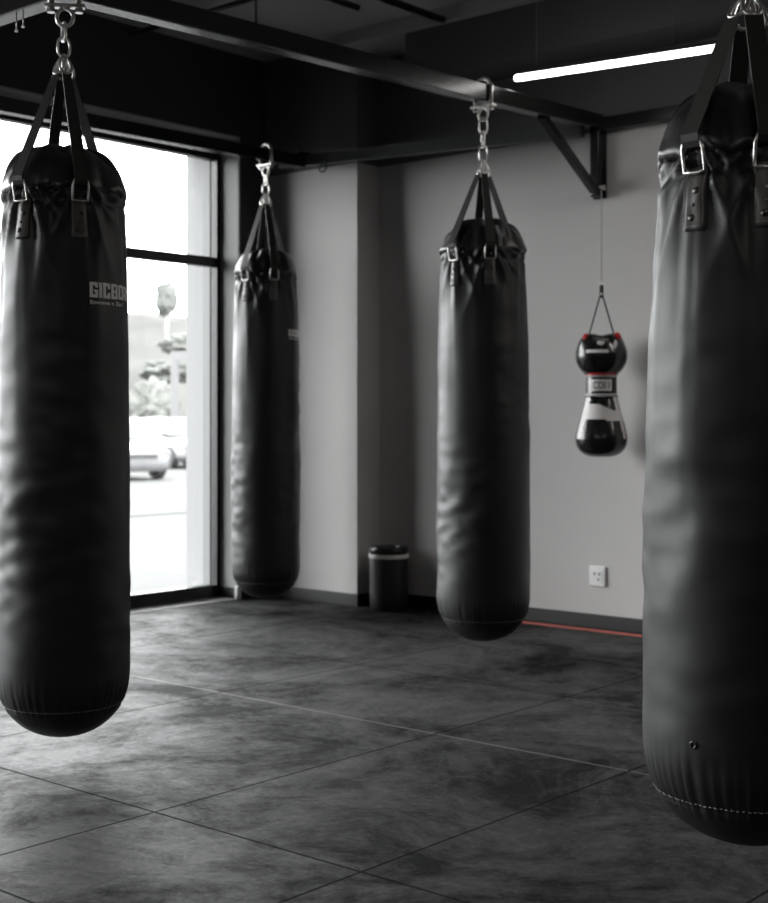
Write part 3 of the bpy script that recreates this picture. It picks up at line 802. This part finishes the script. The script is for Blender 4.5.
def car(label, x, y, yaw, seed):
    c = thing('parked_car', label, 'car', (x, y, ST), yaw, 'parked white cars outside')
    # body: stations along the length (front at -y): y, half width, bottom, top
    st = [(-2.12, .62, .32, .62), (-2.05, .74, .24, .70), (-1.80, .83, .20, .76), (-1.0, .87, .20, .90), (-.7, .88, .20, .95), (.6, .88, .20, .97), (1.5, .87, .20, .97), (1.95, .82, .24, .92), (2.10, .72, .34, .80)]
    bm = NB(); rings = []
    for yy, hw, zb, zt in st:
        prof = [(-.80, 0), (-1, .10), (-1.0, .55), (-.95, .85), (-.80, 1), (0, 1.03), (.80, 1), (.95, .85), (1.0, .55), (1, .10), (.80, 0)]
        rings.append([bm.verts.new((px * hw, yy, zb + pz * (zt - zb))) for px, pz in prof])
    n = len(rings[0])
    for A, B in zip(rings, rings[1:]):
        for j in range(n): bm.faces.new((A[j], A[(j + 1) % n], B[(j + 1) % n], B[j]))
    bm.faces.new(rings[0][::-1]); bm.faces.new(rings[-1])
    o = obj('body', bm, M['carpaint'], c, smooth=True); sdv = o.modifiers.new('sub', 'SUBSURF'); sdv.levels = 1; sdv.render_levels = 2
    # cabin
    def ring(bm, yy0, hw, z): return None
    bm = NB()
    lo_ = [(-.76, -1.0), (.76, -1.0), (.76, 1.55), (-.76, 1.55)]; hi_ = [(-.60, -.25), (.60, -.25), (.60, .95), (-.60, .95)]
    a = [bm.verts.new((px, py, .93)) for px, py in lo_]; b = [bm.verts.new((px, py, 1.44)) for px, py in hi_]
    for i in range(4): bm.faces.new((a[i], a[(i + 1) % 4], b[(i + 1) % 4], b[i]))
    bm.faces.new(b); bm.faces.new(a[::-1]); obj('cabin', bm, M['carpaint'], c, bevel=.05)
    # glazing: slightly proud panels on each side of the cabin
    faces = {'windscreen': (0, 1), 'side_window': (1, 2), 'rear_window': (2, 3), 'side_window_': (3, 0)}
    cen = Vector((0, .3, 1.15))
    for nm, (i, j) in faces.items():
        P = [Vector((*lo_[i], .93)), Vector((*lo_[j], .93)), Vector((*hi_[j], 1.44)), Vector((*hi_[i], 1.44))]
        ct = sum(P, Vector()) / 4; nr = (P[1] - P[0]).cross(P[3] - P[0]).normalized()
        if nr.dot(ct - cen) < 0: nr = -nr
        bm = NB(); q = [bm.verts.new(ct + (p - ct) * .84 + nr * .012) for p in P]; q2 = [bm.verts.new(ct + (p - ct) * .84 - nr * .02) for p in P]
        bm.faces.new(q); bm.faces.new(q2[::-1])
        for k in range(4): bm.faces.new((q[k], q[(k + 1) % 4], q2[(k + 1) % 4], q2[k]))
        obj(nm.rstrip('_'), bm, M['carglass'], c)
    for sx_ in (-1, 1):
        for yy in (-1.32, 1.30):
            bm = NB(); bmesh.ops.create_cone(bm, cap_ends=True, segments=28, radius1=.32, radius2=.32, depth=.21, matrix=Matrix.Translation((sx_ * .80, yy, .32)) @ Matrix.Rotation(R(90), 4, 'Y'))
            w = obj('wheel', bm, M['cardark'], c, bevel=.02)
            bm = NB(); bmesh.ops.create_cone(bm, cap_ends=True, segments=20, radius1=.2, radius2=.17, depth=.03, matrix=Matrix.Translation((sx_ * .915, yy, .32)) @ Matrix.Rotation(R(90) * sx_, 4, 'Y'))
            obj('hubcap', bm, M['carlamp'], w)
        bm = NB(); bmesh.ops.create_uvsphere(bm, u_segments=16, v_segments=10, radius=1, matrix=Matrix.Translation((sx_ * .60, -2.02, .62)) @ Matrix.Diagonal((.17, .09, .075, 1)))
        obj('headlight', bm, M['carlamp'], c, smooth=True)
        bm = NB(); box(bm, min(sx_ * .84, sx_ * 1.0), max(sx_ * .84, sx_ * 1.0), -.80, -.68, .93, 1.05); obj('wing_mirror', bm, M['carpaint'], c, bevel=.02)
    bm = NB(); box(bm, -.42, .42, -2.155, -2.02, .50, .60); obj('grille', bm, M['cardark'], c, bevel=.01)
    bm = NB(); box(bm, -.66, .66, -2.13, -1.9, .20, .31); obj('front_bumper', bm, M['cardark'], c, bevel=.02)
    return c
car('white car parked nearest outside the window, front end showing beside the left bag', -26.28, 20.20, R(77), 1)
car('white car parked behind the nearest one, beside the window edge', -30.6, 26.35, R(72), 2)
car('pale car far back with only its roof showing above the nearest car', -35.8, 29.3, R(80), 3)

# ------------------------------------------------------------------ light
w = bpy.data.worlds.new('overcast_sky'); sc.world = w; w.use_nodes = True
bg = w.node_tree.nodes['Background']; bg.inputs['Color'].default_value = (.97, .985, 1.0, 1); bg.inputs['Strength'].default_value = 14.0
for i, (y0, y1) in enumerate(spans):
    L = bpy.data.lights.new('window_portal', 'AREA'); L.shape = 'RECTANGLE'; L.size = 2.55; L.size_y = y1 - y0; L.cycles.is_portal = True
    o = bpy.data.objects.new('window_portal', L); COL.objects.link(o); o.location = (-6.0, (y0 + y1) / 2, 1.3); o.rotation_euler = (0, R(-90), 0)
# unseen fill lamps, added to brighten the back wall and the bag fronts
for x, y, e in ((-1.3, 5.0, 9), (.5, 5.0, 9), (1.0, 1.0, 9), (-2.4, -.6, 13), (-.6, -1.5, 10)):
    L = bpy.data.lights.new('room_fill', 'AREA'); L.shape = 'RECTANGLE'; L.size = 1.2; L.size_y = .06; L.energy = e; L.color = (1, .95, .9)
    o = bpy.data.objects.new('room_fill', L); COL.objects.link(o); o.location = (x, y, 2.5)

# ------------------------------------------------------------------ camera
cam = bpy.data.cameras.new('camera'); co = bpy.data.objects.new('camera', cam); COL.objects.link(co); sc.camera = co
cam.sensor_width = 36; cam.lens = 1365 / 903 * 36
co.location = (0, 0, 1.02); co.rotation_euler = (R(90), 0, R(VIEW))
cam.shift_y = -31.5 / 903
cam.dof.use_dof = True; cam.dof.focus_distance = 3.2; cam.dof.aperture_fstop = 5.0
sc.view_settings.view_transform = 'Standard'; sc.view_settings.look = 'None'; sc.view_settings.gamma = 1; sc.view_settings.exposure = 0.0
sc.view_settings.use_curve_mapping = False
sc.cycles.use_denoising = True
sc.cycles.max_bounces = 10; sc.cycles.diffuse_bounces = 6; sc.cycles.transparent_max_bounces = 16
sc.cycles.sample_clamp_indirect = 8; sc.cycles.caustics_reflective = False; sc.cycles.caustics_refractive = False
